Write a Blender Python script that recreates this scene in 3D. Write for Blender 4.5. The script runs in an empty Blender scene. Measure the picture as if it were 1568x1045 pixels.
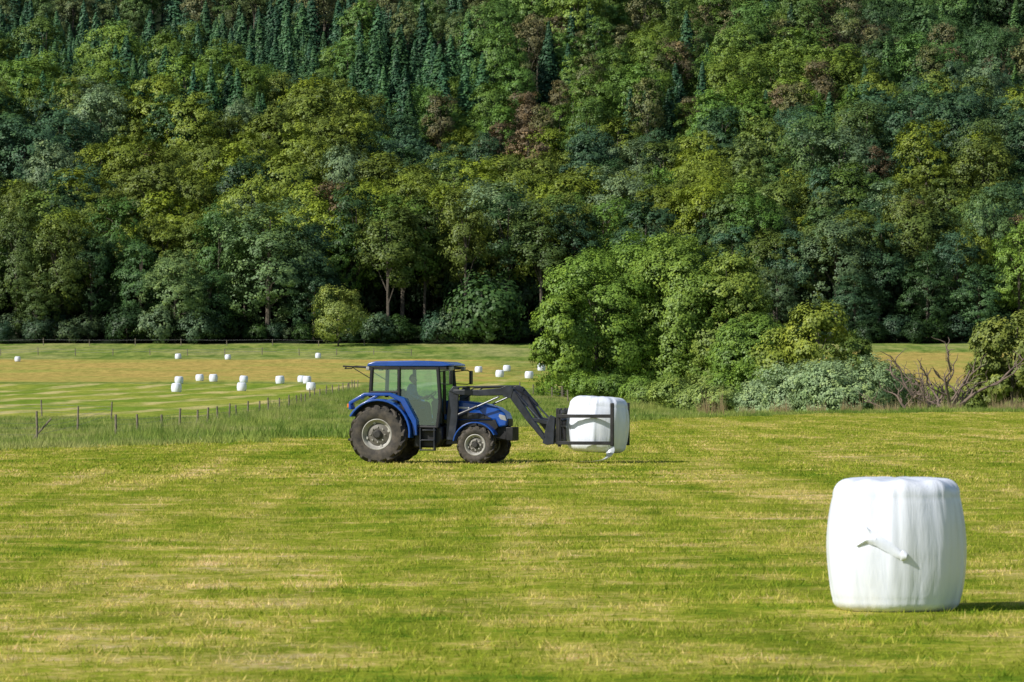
import bpy, math, random
import numpy as np
from mathutils import Vector, Matrix, noise as mnoise

random.seed(7)
RNG = np.random.default_rng(7)
sc = bpy.context.scene
COL = sc.collection

# ------------------------------------------------------------------ helpers
def link(o, parent=None):
    COL.objects.link(o)
    if parent is not None:
        o.parent = parent
    return o

def empty(name, loc=(0, 0, 0), rz=0.0, parent=None):
    e = bpy.data.objects.new(name, None)
    e.empty_display_size = 0.2
    e.location = loc
    e.rotation_euler = (0, 0, rz)
    return link(e, parent)

def fast_mesh(name, V, F, mats=(), mat_idx=None, attr=None, smooth=False):
    V = np.asarray(V, dtype=np.float32); F = np.asarray(F, dtype=np.int32)
    me = bpy.data.meshes.new(name)
    m, k = F.shape
    me.vertices.add(len(V)); me.vertices.foreach_set("co", V.ravel())
    me.loops.add(m * k); me.loops.foreach_set("vertex_index", F.ravel())
    me.polygons.add(m)
    me.polygons.foreach_set("loop_start", np.arange(m, dtype=np.int32) * k)
    try:
        me.polygons.foreach_set("loop_total", np.full(m, k, dtype=np.int32))
    except Exception:
        pass
    for mt in mats: me.materials.append(mt)
    if mat_idx is not None:
        me.polygons.foreach_set("material_index", np.asarray(mat_idx, dtype=np.int32))
    me.polygons.foreach_set("use_smooth", np.full(m, smooth, dtype=bool))
    if attr is not None:
        a = me.attributes.new("shade", 'FLOAT', 'POINT')
        a.data.foreach_set("value", np.asarray(attr, dtype=np.float32))
    me.update(calc_edges=True)
    me.validate()
    return me

class N:
    """small node tree helper"""
    def __init__(self, name):
        self.m = bpy.data.materials.new(name); self.m.use_nodes = True
        self.t = self.m.node_tree; self.t.nodes.clear()
        self.out = self.t.nodes.new('ShaderNodeOutputMaterial')
    def n(self, typ, **kw):
        nd = self.t.nodes.new(typ)
        for k, v in kw.items():
            setattr(nd, k, v)
        return nd
    def l(self, a, b): self.t.links.new(a, b)
    def math(self, op, a, b=None, clamp=False):
        nd = self.t.nodes.new('ShaderNodeMath'); nd.operation = op; nd.use_clamp = clamp
        for i, v in enumerate((a, b)):
            if v is None: continue
            if isinstance(v, (int, float)): nd.inputs[i].default_value = v
            else: self.l(v, nd.inputs[i])
        return nd.outputs[0]
    def mix(self, f, a, b, mode='MIX'):
        nd = self.t.nodes.new('ShaderNodeMix'); nd.data_type = 'RGBA'; nd.blend_type = mode
        for s, v in ((nd.inputs[0], f), (nd.inputs[6], a), (nd.inputs[7], b)):
            if isinstance(v, (int, float)): s.default_value = v
            elif isinstance(v, tuple): s.default_value = (*v[:3], 1)
            else: self.l(v, s)
        return nd.outputs[2]
    def maprange(self, v, a, b, c=0.0, d=1.0, smooth=True):
        nd = self.t.nodes.new('ShaderNodeMapRange')
        nd.interpolation_type = 'SMOOTHSTEP' if smooth else 'LINEAR'
        self.l(v, nd.inputs[0])
        for i, x in enumerate((a, b, c, d)): nd.inputs[i + 1].default_value = x
        return nd.outputs[0]
    def noise(self, vec, scale, detail=3, rough=0.55, dist=0.0):
        nd = self.t.nodes.new('ShaderNodeTexNoise')
        nd.inputs['Scale'].default_value = scale; nd.inputs['Detail'].default_value = detail
        nd.inputs['Roughness'].default_value = rough; nd.inputs['Distortion'].default_value = dist
        self.l(vec, nd.inputs['Vector']); return nd.outputs[0]
    def mapping(self, vec, scale=(1, 1, 1), rz=0.0):
        nd = self.t.nodes.new('ShaderNodeMapping')
        nd.inputs['Scale'].default_value = scale; nd.inputs['Rotation'].default_value = (0, 0, rz)
        self.l(vec, nd.inputs[0]); return nd.outputs[0]

def pbr(name, col, rough=0.5, metal=0.0, var=0.15, scale=6.0, dirt=None, dirt_amt=0.0, coat=0.0, bump=0.0):
    a = N(name)
    tc = a.n('ShaderNodeTexCoord')
    nz = a.noise(tc.outputs['Object'], scale, 5, 0.6)
    c = a.mix(a.maprange(nz, 0.3, 0.7), tuple(x * (1 - var) for x in col), tuple(min(1, x * (1 + var)) for x in col))
    if dirt:
        nz2 = a.noise(tc.outputs['Object'], scale * 0.7, 6, 0.7)
        c = a.mix(a.maprange(nz2, 0.62 - dirt_amt * 0.5, 0.75, 0, dirt_amt), c, dirt)
    b = a.n('ShaderNodeBsdfPrincipled')
    a.l(c, b.inputs['Base Color']); b.inputs['Metallic'].default_value = metal
    a.l(a.maprange(nz, 0.2, 0.8, max(0.02, rough - 0.08), min(1, rough + 0.1)), b.inputs['Roughness'])
    b.inputs['Coat Weight'].default_value = coat
    if bump:
        bp = a.n('ShaderNodeBump'); bp.inputs['Strength'].default_value = bump; bp.inputs['Distance'].default_value = 0.02
        a.l(nz, bp.inputs['Height']); a.l(bp.outputs[0], b.inputs['Normal'])
    a.l(b.outputs[0], a.out.inputs[0])
    return a.m

# ------------------------------------------------------------------ terrain
HCAM = 2.18
FPX = 6533.0
def sstep(a, b, x):
    t = np.clip((np.asarray(x, float) - a) / (b - a), 0, 1); return t * t * (3 - 2 * t)
def edge(x):
    xs = [-200, -60, -16.6, -7.5, 4.4, 18, 36, 80, 300]
    ys = [50, 92, 130, 165, 230, 272, 298, 325, 360]
    r = 0
    for o in (-3, -1, 1, 3): r = r + np.interp(np.asarray(x, float) + o, xs, ys)
    return r / 4
def hillnoise(x, y):
    return (np.sin(x * 0.026 + 1.3) * np.cos(y * 0.016 + 0.4) * 9 + np.sin(x * 0.055 + y * 0.03) * 3.0)
def zt(x, y):
    x = np.asarray(x, float); y = np.asarray(y, float)
    s = y - edge(x)
    base = np.interp(y, [-50, 200, 360, 450, 600, 700, 800, 850, 900, 1500, 5000],
                     [-1.2, -1.2, -1.0, -0.3, 0.9, 2.9, 6.7, 9.6, 20.5, 172, 260])
    w = sstep(0, 30, s)
    z = w * base + w * 0.10 * np.sin(x * 0.31 + 1) * np.sin(y * 0.17)
    z = z + 0.02 * np.sin(x * 0.5 + y * 0.11) * sstep(30, 60, y)
    return z + hillnoise(x, y) * sstep(880, 980, y)
def Z(x, y): return float(zt(x, y))
def on_ground(img_x, img_y):
    """image pixel column / row, marched out along the sight line -> ground position (x, y)"""
    y = 60.0
    t = (img_x - 784) / FPX  # image pixel column, counted from the image centre
    want = (img_y - 582) / FPX
    while y < 900:
        if (HCAM - Z(t * y, y)) / y <= want: break
        y += 1.0
    return t * y, y

# ------------------------------------------------------------------ materials: ground & grass
def mown_colour(a, pos):
    n1 = a.noise(a.mapping(pos, (0.8, 0.70, 1.0), math.radians(-14)), 1.0, 7, 0.80)
    n2 = a.noise(a.mapping(pos, (0.20, 0.62, 1.0), math.radians(-18)), 0.75, 5, 0.68, 0.8)
    n5 = a.noise(a.mapping(pos, (0.75, 0.05, 1.0), math.radians(14)), 0.6, 4, 0.6, 0.8)
    n3 = a.noise(pos, 6.0, 3, 0.65)
    n4 = a.noise(pos, 0.07, 2, 0.5)
    s = a.math('ADD', a.math('MULTIPLY', n1, 0.60), a.math('MULTIPLY', n2, 0.34))
    s = a.math('ADD', s, a.math('MULTIPLY', n3, 0.28))
    s = a.math('ADD', s, a.math('MULTIPLY', n4, 0.12))
    s = a.math('ADD', s, a.math('MULTIPLY', n5, 0.30))
    # s ~ 0.82 mean
    c = a.mix(a.maprange(s, 0.68, 0.81), (0.150, 0.275, 0.022), (0.37, 0.425, 0.045))
    c = a.mix(a.maprange(s, 0.80, 0.88), c, (0.66, 0.58, 0.15))
    c = a.mix(a.maprange(s, 0.87, 0.95), c, (0.90, 0.70, 0.36))
    return c

def rough_colour(a, pos):
    n1 = a.noise(a.mapping(pos, (1, 0.25, 1)), 0.35, 4, 0.6)
    n2 = a.noise(pos, 0.05, 3, 0.6)
    c = a.mix(a.maprange(n1, 0.35, 0.65), (0.17, 0.28, 0.050), (0.38, 0.45, 0.11))
    c = a.mix(a.maprange(n2, 0.48, 0.66, 0, 0.6), c, (0.56, 0.53, 0.22))
    return c

def grass_blade_mat(name, fn, tip=(0.45, 0.40, 0.18), gain=1.0):
    a = N(name)
    g = a.n('ShaderNodeNewGeometry')
    c = fn(a, g.outputs['Position'])
    at = a.n('ShaderNodeAttribute', attribute_name='shade')
    sh = at.outputs['Fac']
    m = a.n('ShaderNodeVectorMath', operation='SCALE')
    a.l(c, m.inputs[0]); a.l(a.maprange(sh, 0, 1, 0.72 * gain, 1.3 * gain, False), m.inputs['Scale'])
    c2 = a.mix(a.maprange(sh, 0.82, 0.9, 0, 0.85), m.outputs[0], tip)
    d = a.n('ShaderNodeBsdfDiffuse'); t = a.n('ShaderNodeBsdfTranslucent')
    a.l(c2, d.inputs[0]); a.l(c2, t.inputs[0])
    mx = a.n('ShaderNodeMixShader'); mx.inputs[0].default_value = 0.42
    a.l(d.outputs[0], mx.inputs[1]); a.l(t.outputs[0], mx.inputs[2])
    a.l(mx.outputs[0], a.out.inputs[0])
    return a.m

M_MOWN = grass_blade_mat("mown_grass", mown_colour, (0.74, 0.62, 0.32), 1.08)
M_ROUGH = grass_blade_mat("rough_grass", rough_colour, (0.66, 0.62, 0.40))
def reed_colour(a, pos):
    n1 = a.noise(pos, 0.5, 3, 0.6)
    return a.mix(n1, (0.34, 0.26, 0.12), (0.66, 0.54, 0.32))
M_REED = grass_blade_mat("dry_reed", reed_colour, (0.7, 0.6, 0.42))

def ground_material():
    a = N("ground_meadow")
    g = a.n('ShaderNodeNewGeometry'); pos = g.outputs['Position']
    at = a.n('ShaderNodeAttribute', attribute_name='zone'); sp = a.n('ShaderNodeSeparateColor')
    a.l(at.outputs['Color'], sp.inputs[0])
    jit = a.math('MULTIPLY', a.math('SUBTRACT', a.noise(pos, 0.35, 4, 0.7), 0.5), 0.9)
    R = a.maprange(a.math('ADD', sp.outputs[0], jit), 0.4, 0.6)
    G = a.maprange(a.math('ADD', sp.outputs[1], jit), 0.35, 0.65)
    B = a.maprange(a.math('ADD', sp.outputs[2], jit), 0.3, 0.7)
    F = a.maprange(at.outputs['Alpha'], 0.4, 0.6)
    rough = a.mix(1.0, rough_colour(a, pos), (0.85, 0.85, 0.9), 'MULTIPLY')
    wv = a.n('ShaderNodeTexWave'); wv.inputs['Scale'].default_value = 0.035; wv.inputs['Distortion'].default_value = 4.0
    wv.inputs['Detail'].default_value = 2; wv.inputs['Detail Scale'].default_value = 0.5
    a.l(a.mapping(pos, (1, .22, 1), math.radians(24)), wv.inputs['Vector'])
    nl = a.noise(a.mapping(pos, (0.35, 0.08, 1), math.radians(25)), 0.5, 4, 0.6, 0.5)
    nb = a.noise(a.mapping(pos, (1, .35, 1)), 0.05, 4, 0.65)
    low = a.mix(a.maprange(nb, 0.38, 0.62), (0.22, 0.33, 0.045), (0.40, 0.43, 0.080))
    low = a.mix(a.math('MULTIPLY', a.maprange(wv.outputs[0], 0.62, 0.92), a.maprange(nl, 0.38, 0.56, 0.1, 0.7)), low, (0.76, 0.62, 0.30))
    nt = a.noise(a.mapping(pos, (0.25, 0.35, 1)), 0.12, 5, 0.65)
    tan = a.mix(a.maprange(nt, 0.42, 0.66), (0.56, 0.42, 0.13), (0.40, 0.42, 0.10))
    c = a.mix(G, rough, low)
    c = a.mix(B, c, tan)
    c = a.mix(R, c, a.mix(1.0, mown_colour(a, pos), (0.8, 0.8, 0.8), 'MULTIPLY'))
    nd = a.noise(pos, 9.0, 4, 0.7)
    c = a.mix(1.0, c, a.mix(a.maprange(nd, 0.3, 0.7), (0.62, 0.62, 0.6), (1, 1, 1)), 'MULTIPLY')
    nm = a.noise(a.mapping(pos, (1, .3, 1)), 0.7, 5, 0.75)
    c = a.mix(1.0, c, a.mix(a.maprange(nm, 0.35, 0.62), (0.68, 0.74, 0.66), (1.08, 1.06, 1.05)), 'MULTIPLY')
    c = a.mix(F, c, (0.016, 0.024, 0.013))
    b = a.n('ShaderNodeBsdfDiffuse'); a.l(c, b.inputs[0])
    bp = a.n('ShaderNodeBump'); bp.inputs['Strength'].default_value = 0.7; bp.inputs['Distance'].default_value = 0.05
    a.l(nd, bp.inputs['Height']); a.l(bp.outputs[0], b.inputs['Normal'])
    a.l(b.outputs[0], a.out.inputs[0])
    return a.m

def build_ground():
    y0 = np.concatenate([np.arange(-30, 120, 5), np.arange(120, 440, 2.5), np.arange(440, 900, 5),
                         np.arange(900, 1500, 20), np.arange(1500, 5001, 350)])
    xr = np.concatenate([np.arange(0, 70, 1.5), np.arange(70, 200, 6), np.arange(200, 900, 50), [1500, 3000]])
    xs = np.concatenate([-xr[:0:-1], xr])
    X, Y0 = np.meshgrid(xs, y0)
    w = np.interp(Y0, [-30, 100, 180, 300, 520, 6000], [0, 0.9, 1, 1, 0, 0])
    Y = Y0 + (edge(X) - 240) * w
    Y = np.sort(Y, axis=0)
    Zz = zt(X, Y)
    nr, nc = X.shape
    V = np.stack([X, Y, Zz], -1).reshape(-1, 3)
    i = np.arange(nr - 1)[:, None] * nc + np.arange(nc - 1)[None]
    F = np.stack([i, i + 1, i + nc + 1, i + nc], -1).reshape(-1, 4)
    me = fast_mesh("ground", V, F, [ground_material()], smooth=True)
    s = (Y - edge(X))
    R = 1 - sstep(-2, 4, s)
    G = sstep(350, 366, Y) * (1 - sstep(-24, -20.5, X)) * (1 - sstep(628, 640, Y))
    G = np.maximum(G, sstep(560, 575, Y) * sstep(-22, -18, X) * (1 - sstep(690, 700, Y)))
    B = sstep(640, 655, Y) * (1 - sstep(770, 790, Y)) * (1 - 0.55 * sstep(-12, 0, X))
    B = np.maximum(B, 0.8 * sstep(24, 30, X) * sstep(600, 640, Y) * (1 - sstep(800, 830, Y)))
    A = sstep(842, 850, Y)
    ca = me.attributes.new("zone", 'FLOAT_COLOR', 'POINT')
    ca.data.foreach_set("color", np.stack([R, G, B, A], -1).astype(np.float32).ravel())
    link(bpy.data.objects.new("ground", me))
build_ground()

def blade_patch(name, size, n, h, w, mat, seed, lean=0.35, flat=0.1):
    r = np.random.default_rng(seed)
    P = np.zeros((n, 3)); P[:, :2] = r.uniform(-size / 2 * 1.12, size / 2 * 1.12, (n, 2))
    nc = max(8, n // 22); C = r.uniform(-size / 2 * 1.1, size / 2 * 1.1, (nc, 2)); hc = r.uniform(.55, 1.6, nc); sc_ = r.random(nc)
    idx = r.integers(0, nc, n); tuf = r.random(n) < .55
    P[tuf, :2] = C[idx[tuf]] + r.normal(0, .07 * size / 2, (tuf.sum(), 2))
    H = r.uniform(*h, n) * np.where(tuf, hc[idx], .85)
    Wd = r.uniform(*w, n)
    a = r.uniform(0, 2 * np.pi, n); side = np.stack([np.cos(a), np.sin(a), np.zeros(n)], -1) * Wd[:, None] / 2
    ln = r.normal(0, lean, (n, 2)); tip = np.concatenate([ln, np.ones((n, 1))], 1) * H[:, None]
    fl = r.random(n) < flat
    tip[fl, 2] *= 0.25; tip[fl, :2] *= 3
    V = np.stack([P - side, P + side, P + tip], 1).reshape(-1, 3)
    F = np.arange(3 * n).reshape(-1, 3)
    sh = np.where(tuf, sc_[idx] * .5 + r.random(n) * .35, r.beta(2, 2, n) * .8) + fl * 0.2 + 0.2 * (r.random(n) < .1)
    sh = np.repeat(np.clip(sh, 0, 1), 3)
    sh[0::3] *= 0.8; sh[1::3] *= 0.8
    return fast_mesh(name, V, F, [mat], attr=sh)

def scatter(parent, meshes, pts, smin=0.9, smax=1.15, name="patch"):
    for (x, y) in pts:
        o = bpy.data.objects.new(name, random.choice(meshes))
        o.location = (x, y, Z(x, y) - 0.005)
        o.rotation_euler = (0, 0, random.uniform(0, 6.283))
        s = random.uniform(smin, smax); o.scale = (s, s, s * random.uniform(0.8, 1.2))
        link(o, parent)

def cells(y0, y1, step, halfwidth):
    out = []
    y = y0
    while y < y1:
        hw = halfwidth(y); x = -hw
        while x < hw:
            out.append((x + random.uniform(-.2, .2) * step, y + random.uniform(-.2, .2) * step)); x += step
        y += step
    return out

g1 = empty("mown_grass")
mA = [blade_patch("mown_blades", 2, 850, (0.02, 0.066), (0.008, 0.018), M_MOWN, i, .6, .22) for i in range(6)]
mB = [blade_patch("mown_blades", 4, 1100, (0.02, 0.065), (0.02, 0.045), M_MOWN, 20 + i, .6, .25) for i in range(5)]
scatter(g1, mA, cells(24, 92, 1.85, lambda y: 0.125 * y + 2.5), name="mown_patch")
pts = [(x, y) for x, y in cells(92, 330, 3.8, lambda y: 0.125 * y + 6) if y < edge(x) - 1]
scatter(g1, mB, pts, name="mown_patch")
g2 = empty("rough_grass")
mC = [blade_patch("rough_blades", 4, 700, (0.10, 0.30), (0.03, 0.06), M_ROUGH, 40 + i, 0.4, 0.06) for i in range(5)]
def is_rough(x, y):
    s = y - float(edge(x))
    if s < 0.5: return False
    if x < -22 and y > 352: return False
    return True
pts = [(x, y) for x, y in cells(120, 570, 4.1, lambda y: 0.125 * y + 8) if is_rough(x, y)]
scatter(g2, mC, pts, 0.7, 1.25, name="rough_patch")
pts = []
x = -45.0
while x < 60:
    for k in range(2):
        pts.append((x + random.uniform(-1, 1), float(edge(x)) + random.uniform(0.5, 4.5)))
    x += 1.6
scatter(g2, mC, pts, 0.8, 1.3, name="rough_patch")
mE = [blade_patch("verge_blades", 3, 420, (0.30, 0.75), (0.03, 0.06), M_ROUGH, 50 + i, 0.3, 0.02) for i in range(3)]
pts = [(-20.5 + random.uniform(-1.2, 1.6), y) for y in np.arange(225, 560, 3.0)]
pts += [(random.uniform(-18, 14), random.uniform(260, 460)) for _ in range(60)]
pts = [p for p in pts if p[1] > edge(p[0]) + 6]
scatter(g2, mE, pts, 0.7, 1.3, name="verge_patch")
g3 = empty("dry_reeds")
mD = [blade_patch("reed_blades", 2, 260, (0.7, 1.6), (0.03, 0.06), M_REED, 60 + i, 0.14, 0.02) for i in range(3)]
pts = [(x, float(edge(x)) + 1.5 + random.uniform(0, 6)) for x in np.arange(34, 46, 0.6)]
pts += [(x, float(edge(x)) + 2 + random.uniform(0, 3)) for x in np.arange(12, 31, 2.6)]
scatter(g3, mD, pts, 0.4, 0.75, name="reed_clump")

# ------------------------------------------------------------------ foliage
def foliage_mat():
    a = N("foliage")
    oi = a.n('ShaderNodeObjectInfo')
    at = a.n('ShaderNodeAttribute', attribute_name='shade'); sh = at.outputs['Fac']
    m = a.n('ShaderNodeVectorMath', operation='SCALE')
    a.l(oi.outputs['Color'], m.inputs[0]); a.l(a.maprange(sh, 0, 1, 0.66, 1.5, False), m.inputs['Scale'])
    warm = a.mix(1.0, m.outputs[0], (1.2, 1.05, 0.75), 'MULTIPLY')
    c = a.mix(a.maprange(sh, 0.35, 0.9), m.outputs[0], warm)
    d = a.n('ShaderNodeBsdfDiffuse'); t = a.n('ShaderNodeBsdfTranslucent')
    a.l(c, d.inputs[0]); a.l(c, t.inputs[0])
    mx = a.n('ShaderNodeMixShader'); mx.inputs[0].default_value = 0.16
    a.l(d.outputs[0], mx.inputs[1]); a.l(t.outputs[0], mx.inputs[2])
    gl = a.n('ShaderNodeBsdfGlossy'); gl.inputs['Roughness'].default_value = 0.5
    gl.inputs['Color'].default_value = (0.6, 0.65, 0.6, 1)
    mx2 = a.n('ShaderNodeMixShader'); mx2.inputs[0].default_value = 0.035
    a.l(mx.outputs[0], mx2.inputs[1]); a.l(gl.outputs[0], mx2.inputs[2])
    a.l(mx2.outputs[0], a.out.inputs[0])
    return a.m
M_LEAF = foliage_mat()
M_BARK = pbr("bark", (0.10, 0.085, 0.065), 0.9, var=0.35, scale=3)
M_DEADWOOD = pbr("dead_wood", (0.17, 0.125, 0.10), 0.9, var=0.3, scale=3)

def unit(v): return v / np.maximum(np.linalg.norm(v, axis=-1, keepdims=True), 1e-6)

def quads_from(P, Nn, S, r, aspect=0.7, T=None):
    n = len(P)
    if T is None: t = unit(np.cross(Nn, unit(r.normal(size=(n, 3)))))
    else: t = unit(T - Nn * np.sum(T * Nn, -1, keepdims=True))
    b = np.cross(Nn, t)
    t = t * S[:, None]; b = b * (S * aspect)[:, None]
    return np.stack([P - t * .5, P - b * .5 + t * 0.08, P + t * .5, P + b * .5 + t * 0.08], 1).reshape(-1, 3)

def tube(pts, rad, seg=6):
    pts = [Vector(p) for p in pts]; V = []; F = []
    for i, p in enumerate(pts):
        d = (pts[min(i + 1, len(pts) - 1)] - pts[max(i - 1, 0)]).normalized()
        u = d.cross(Vector((0.3, 1, 0.17))).normalized(); v = d.cross(u)
        for k in range(seg):
            a = 2 * math.pi * k / seg
            V.append(tuple(p + (u * math.cos(a) + v * math.sin(a)) * rad[i]))
    for i in range(len(pts) - 1):
        for k in range(seg):
            a = i * seg + k; b = i * seg + (k + 1) % seg
            F.append((a, b, b + seg, a + seg))
    return np.array(V), np.array(F)

def tree_mesh(name, seed, H, W, low=0.3, nl=12, ncl=24, nlf=22, leaf=0.5, lobe=0.42, clump=0.16, droop=0.0, shape=1.0, trunk=0.22, flatb=0.85, skirt=False):
    """tapered trunk + limbs + leaf clumps on many lobes that together form the crown"""
    r = np.random.default_rng(seed)
    Vs = []; Fs = []; Ms = []; As = []; off = 0
    def add(V, F, m, a):
        nonlocal off
        Vs.append(V); Fs.append(F + off); Ms.append(np.full(len(F), m)); As.append(np.full(len(V), a) if np.isscalar(a) else a); off += len(V)
    cz = H * (low + (1 - low) * 0.5); rz = H * (1 - low) * 0.5; rx = W / 2
    lx = r.normal(0, .3, 2)
    V, F = tube([(0, 0, -0.6), (lx[0] * .3, lx[1] * .2, H * .3), (lx[0] * .6, lx[1] * .7, H * .6), (lx[0], lx[1], H * 0.82)],
                [trunk * H / 18 * 1.3, trunk * H / 18, trunk * H / 18 * .6, 0.05], 7); add(V, F, 1, 0.5)
    lob = []
    for i in range(nl):
        f = (i + 0.5) / nl
        zz = -0.72 + 1.42 * f + r.normal(0, .07)
        rr = math.sqrt(max(0.02, 1 - abs(zz) ** 2.2)) * (0.66 if zz < 0.5 else 0.5)
        if skirt and zz < 0: rr = .66
        th = i * 2.4 + r.normal(0, .5)
        c = np.array([math.cos(th) * rr * rx * r.uniform(.7, 1.05), math.sin(th) * rr * rx * r.uniform(.7, 1.05), cz + zz * rz * 0.80 * shape])
        lr = lobe * rx * r.uniform(0.8, 1.25)
        lob.append((c, np.array([lr, lr, lr * r.uniform(.8, 1.0)])))
        if i % 2 == 0:
            zb = min(c[2] - 0.5, H * (0.25 + 0.5 * f))
            V, F = tube([(lx[0] * .5, lx[1] * .4, max(zb * 0.75, H * .12)), tuple(c * 0.5 + np.array([0, 0, zb * .5])), tuple(c)],
                        [trunk * H / 18 * .45, trunk * H / 18 * .3, 0.03], 5); add(V, F, 1, 0.5)
    if skirt:
        for k in range(7):
            a = k * .9 + r.normal(0, .2)
            lob.append((np.array([math.cos(a) * rx * .66, math.sin(a) * rx * .66, H * .11 * r.uniform(.6, 1.2)]), np.array([rx * .34, rx * .34, H * .12])))
    lob.append((np.array([lx[0], lx[1], cz]), np.array([rx * .62, rx * .62, rz * .86])))
    zmax = max(c[2] + lr[2] for c, lr in lob); kz = (H * .985 - cz) / (zmax - cz)
    xmax = np.percentile([math.hypot(c[0], c[1]) + lr[0] for c, lr in lob], 80); kx = rx / xmax
    cen = np.array([0, 0, cz - rz * .25])
    for (c, lr) in lob:
        c = np.array([c[0] * kx, c[1] * kx, cz + (c[2] - cz) * (kz if c[2] > cz else 1)])
        u = unit(r.normal(size=(ncl, 3)) + np.array([0, 0, 0.3]) + 0.6 * unit(c - cen))
        cc = c + lr * u * r.uniform(0.8, 1.1, (ncl, 1))
        csh = r.beta(2, 2, ncl)
        P = np.repeat(cc, nlf, 0); U = np.repeat(u, nlf, 0)
        cr = clump * rx * r.uniform(.7, 1.4, ncl)
        d = unit(r.normal(size=(len(P), 3))) * (r.random((len(P), 1)) ** 0.5)
        P = P + d * np.repeat(cr, nlf)[:, None] * np.array([1.1, 1.1, flatb])
        P[:, 2] -= droop * r.random(len(P))
        P[:, 2] = np.maximum(P[:, 2], 0.1)
        CO = unit((P - cen) / np.array([rx, rx, rz]))
        Nn = unit(U * 0.5 + CO * .6 + d * 0.55 + r.normal(size=(len(P), 3)) * 0.18 + np.array([0, 0, .15]))
        S = leaf * r.uniform(.55, 1.3, len(P))
        V = quads_from(P, Nn, S, r)
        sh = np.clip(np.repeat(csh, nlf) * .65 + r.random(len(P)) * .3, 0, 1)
        F = np.arange(len(V)).reshape(-1, 4)
        add(V, F, 0, np.repeat(sh, 4))
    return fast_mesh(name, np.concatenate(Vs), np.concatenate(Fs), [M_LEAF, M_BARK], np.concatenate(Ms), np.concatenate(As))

def conifer_mesh(name, seed, H=20, L=3.8, low=0.10):
    """spruce: whorls of drooping boughs, each bough a fan of needle sprays"""
    r = np.random.default_rng(seed)
    V, F = tube([(0, 0, -.6), (0, 0, H * .5), (0, 0, H)], [.28, .14, .02], 6)
    Vs = [V]; Fs = [F]; Ms = [np.ones(len(F))]; As = [np.full(len(V), .3)]; off = len(V)
    P = []; Nn = []; S = []; sh = []; TT = []
    z = H * low
    while z < H * 0.99:
        t = (z - H * low) / (H * (1 - low)); ln = L * (1 - t) ** 0.72 + 0.10
        nb = int(8 + 5 * (1 - t)); ph = r.uniform(0, 6.28)
        for k in range(nb):
            a = ph + 6.283 * k / nb + r.normal(0, .2); lb = ln * r.uniform(.65, 1.12); cs = r.random()
            m = max(2, int(lb / 0.5))
            for j in range(m):
                q = (j + .6) / m * lb
                for e in range(3):
                    aa = a + r.normal(0, .2); ca, sa = math.cos(aa), math.sin(aa)
                    P.append((ca * q, sa * q, z - q * 0.30 + r.normal(0, .14)))
                    Nn.append((ca * .9 + r.normal(0, .25), sa * .9 + r.normal(0, .25), .75 + r.normal(0, .2)))
                    TT.append((r.normal(0, 1), r.normal(0, 1), r.normal(0, .4)))
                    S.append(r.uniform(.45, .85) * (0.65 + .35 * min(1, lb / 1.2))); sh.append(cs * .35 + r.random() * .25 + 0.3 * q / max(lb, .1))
        z += 0.46 + 0.18 * (1 - t)
    P = np.array(P); V = quads_from(P, unit(np.array(Nn)), np.array(S), r, 0.75, np.array(TT))
    Fq = np.arange(len(V)).reshape(-1, 4) + off
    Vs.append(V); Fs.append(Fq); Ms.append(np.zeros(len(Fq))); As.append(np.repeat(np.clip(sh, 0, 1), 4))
    return fast_mesh(name, np.concatenate(Vs), np.concatenate(Fs), [M_LEAF, M_BARK], np.concatenate(Ms), np.concatenate(As))

YG = (0.195, 0.265, 0.028); GR = (0.088, 0.190, 0.036); DK = (0.044, 0.098, 0.034); TEAL = (0.038, 0.112, 0.058)
BR = (0.180, 0.135, 0.080); GG = (0.155, 0.235, 0.120); BG = (0.060, 0.130, 0.072); OL = (0.130, 0.180, 0.036); BRT = (0.19, 0.32, 0.055)

def place_tree(name, me, x, y, s=(1, 1, 1), col=GR, parent=None, rz=None, dz=0.0):
    o = bpy.data.objects.new(name, me)
    o.location = (x, y, Z(x, y) + dz)
    o.rotation_euler = (0, 0, random.uniform(0, 6.283) if rz is None else rz)
    o.scale = s; o.color = (*col, 1)
    return link(o, parent)

def mixc(a, b, t): return tuple(a[i] * (1 - t) + b[i] * t for i in range(3))

forest = empty("distant_forest")
broad = []
for i in range(9):
    wd = (10.5, 12, 13, 14)[i % 4]
    broad.append(tree_mesh("broadleaf_crown", 100 + i, 22, wd, low=random.uniform(.12, .28), nl=(9, 12, 14)[i % 3], ncl=28, nlf=25,
                   leaf=0.45, lobe=(.50, .44, .54)[i % 3], clump=.13))
conif = [conifer_mesh("spruce_crown", 200 + i, 21, 3.9 + .5 * i) for i in range(3)]
pine = [tree_mesh("pine_crown", 300 + i, 23, 8.5, low=.35, nl=10, ncl=20, nlf=20, leaf=0.43, lobe=.48, clump=.18) for i in range(3)]

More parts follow.
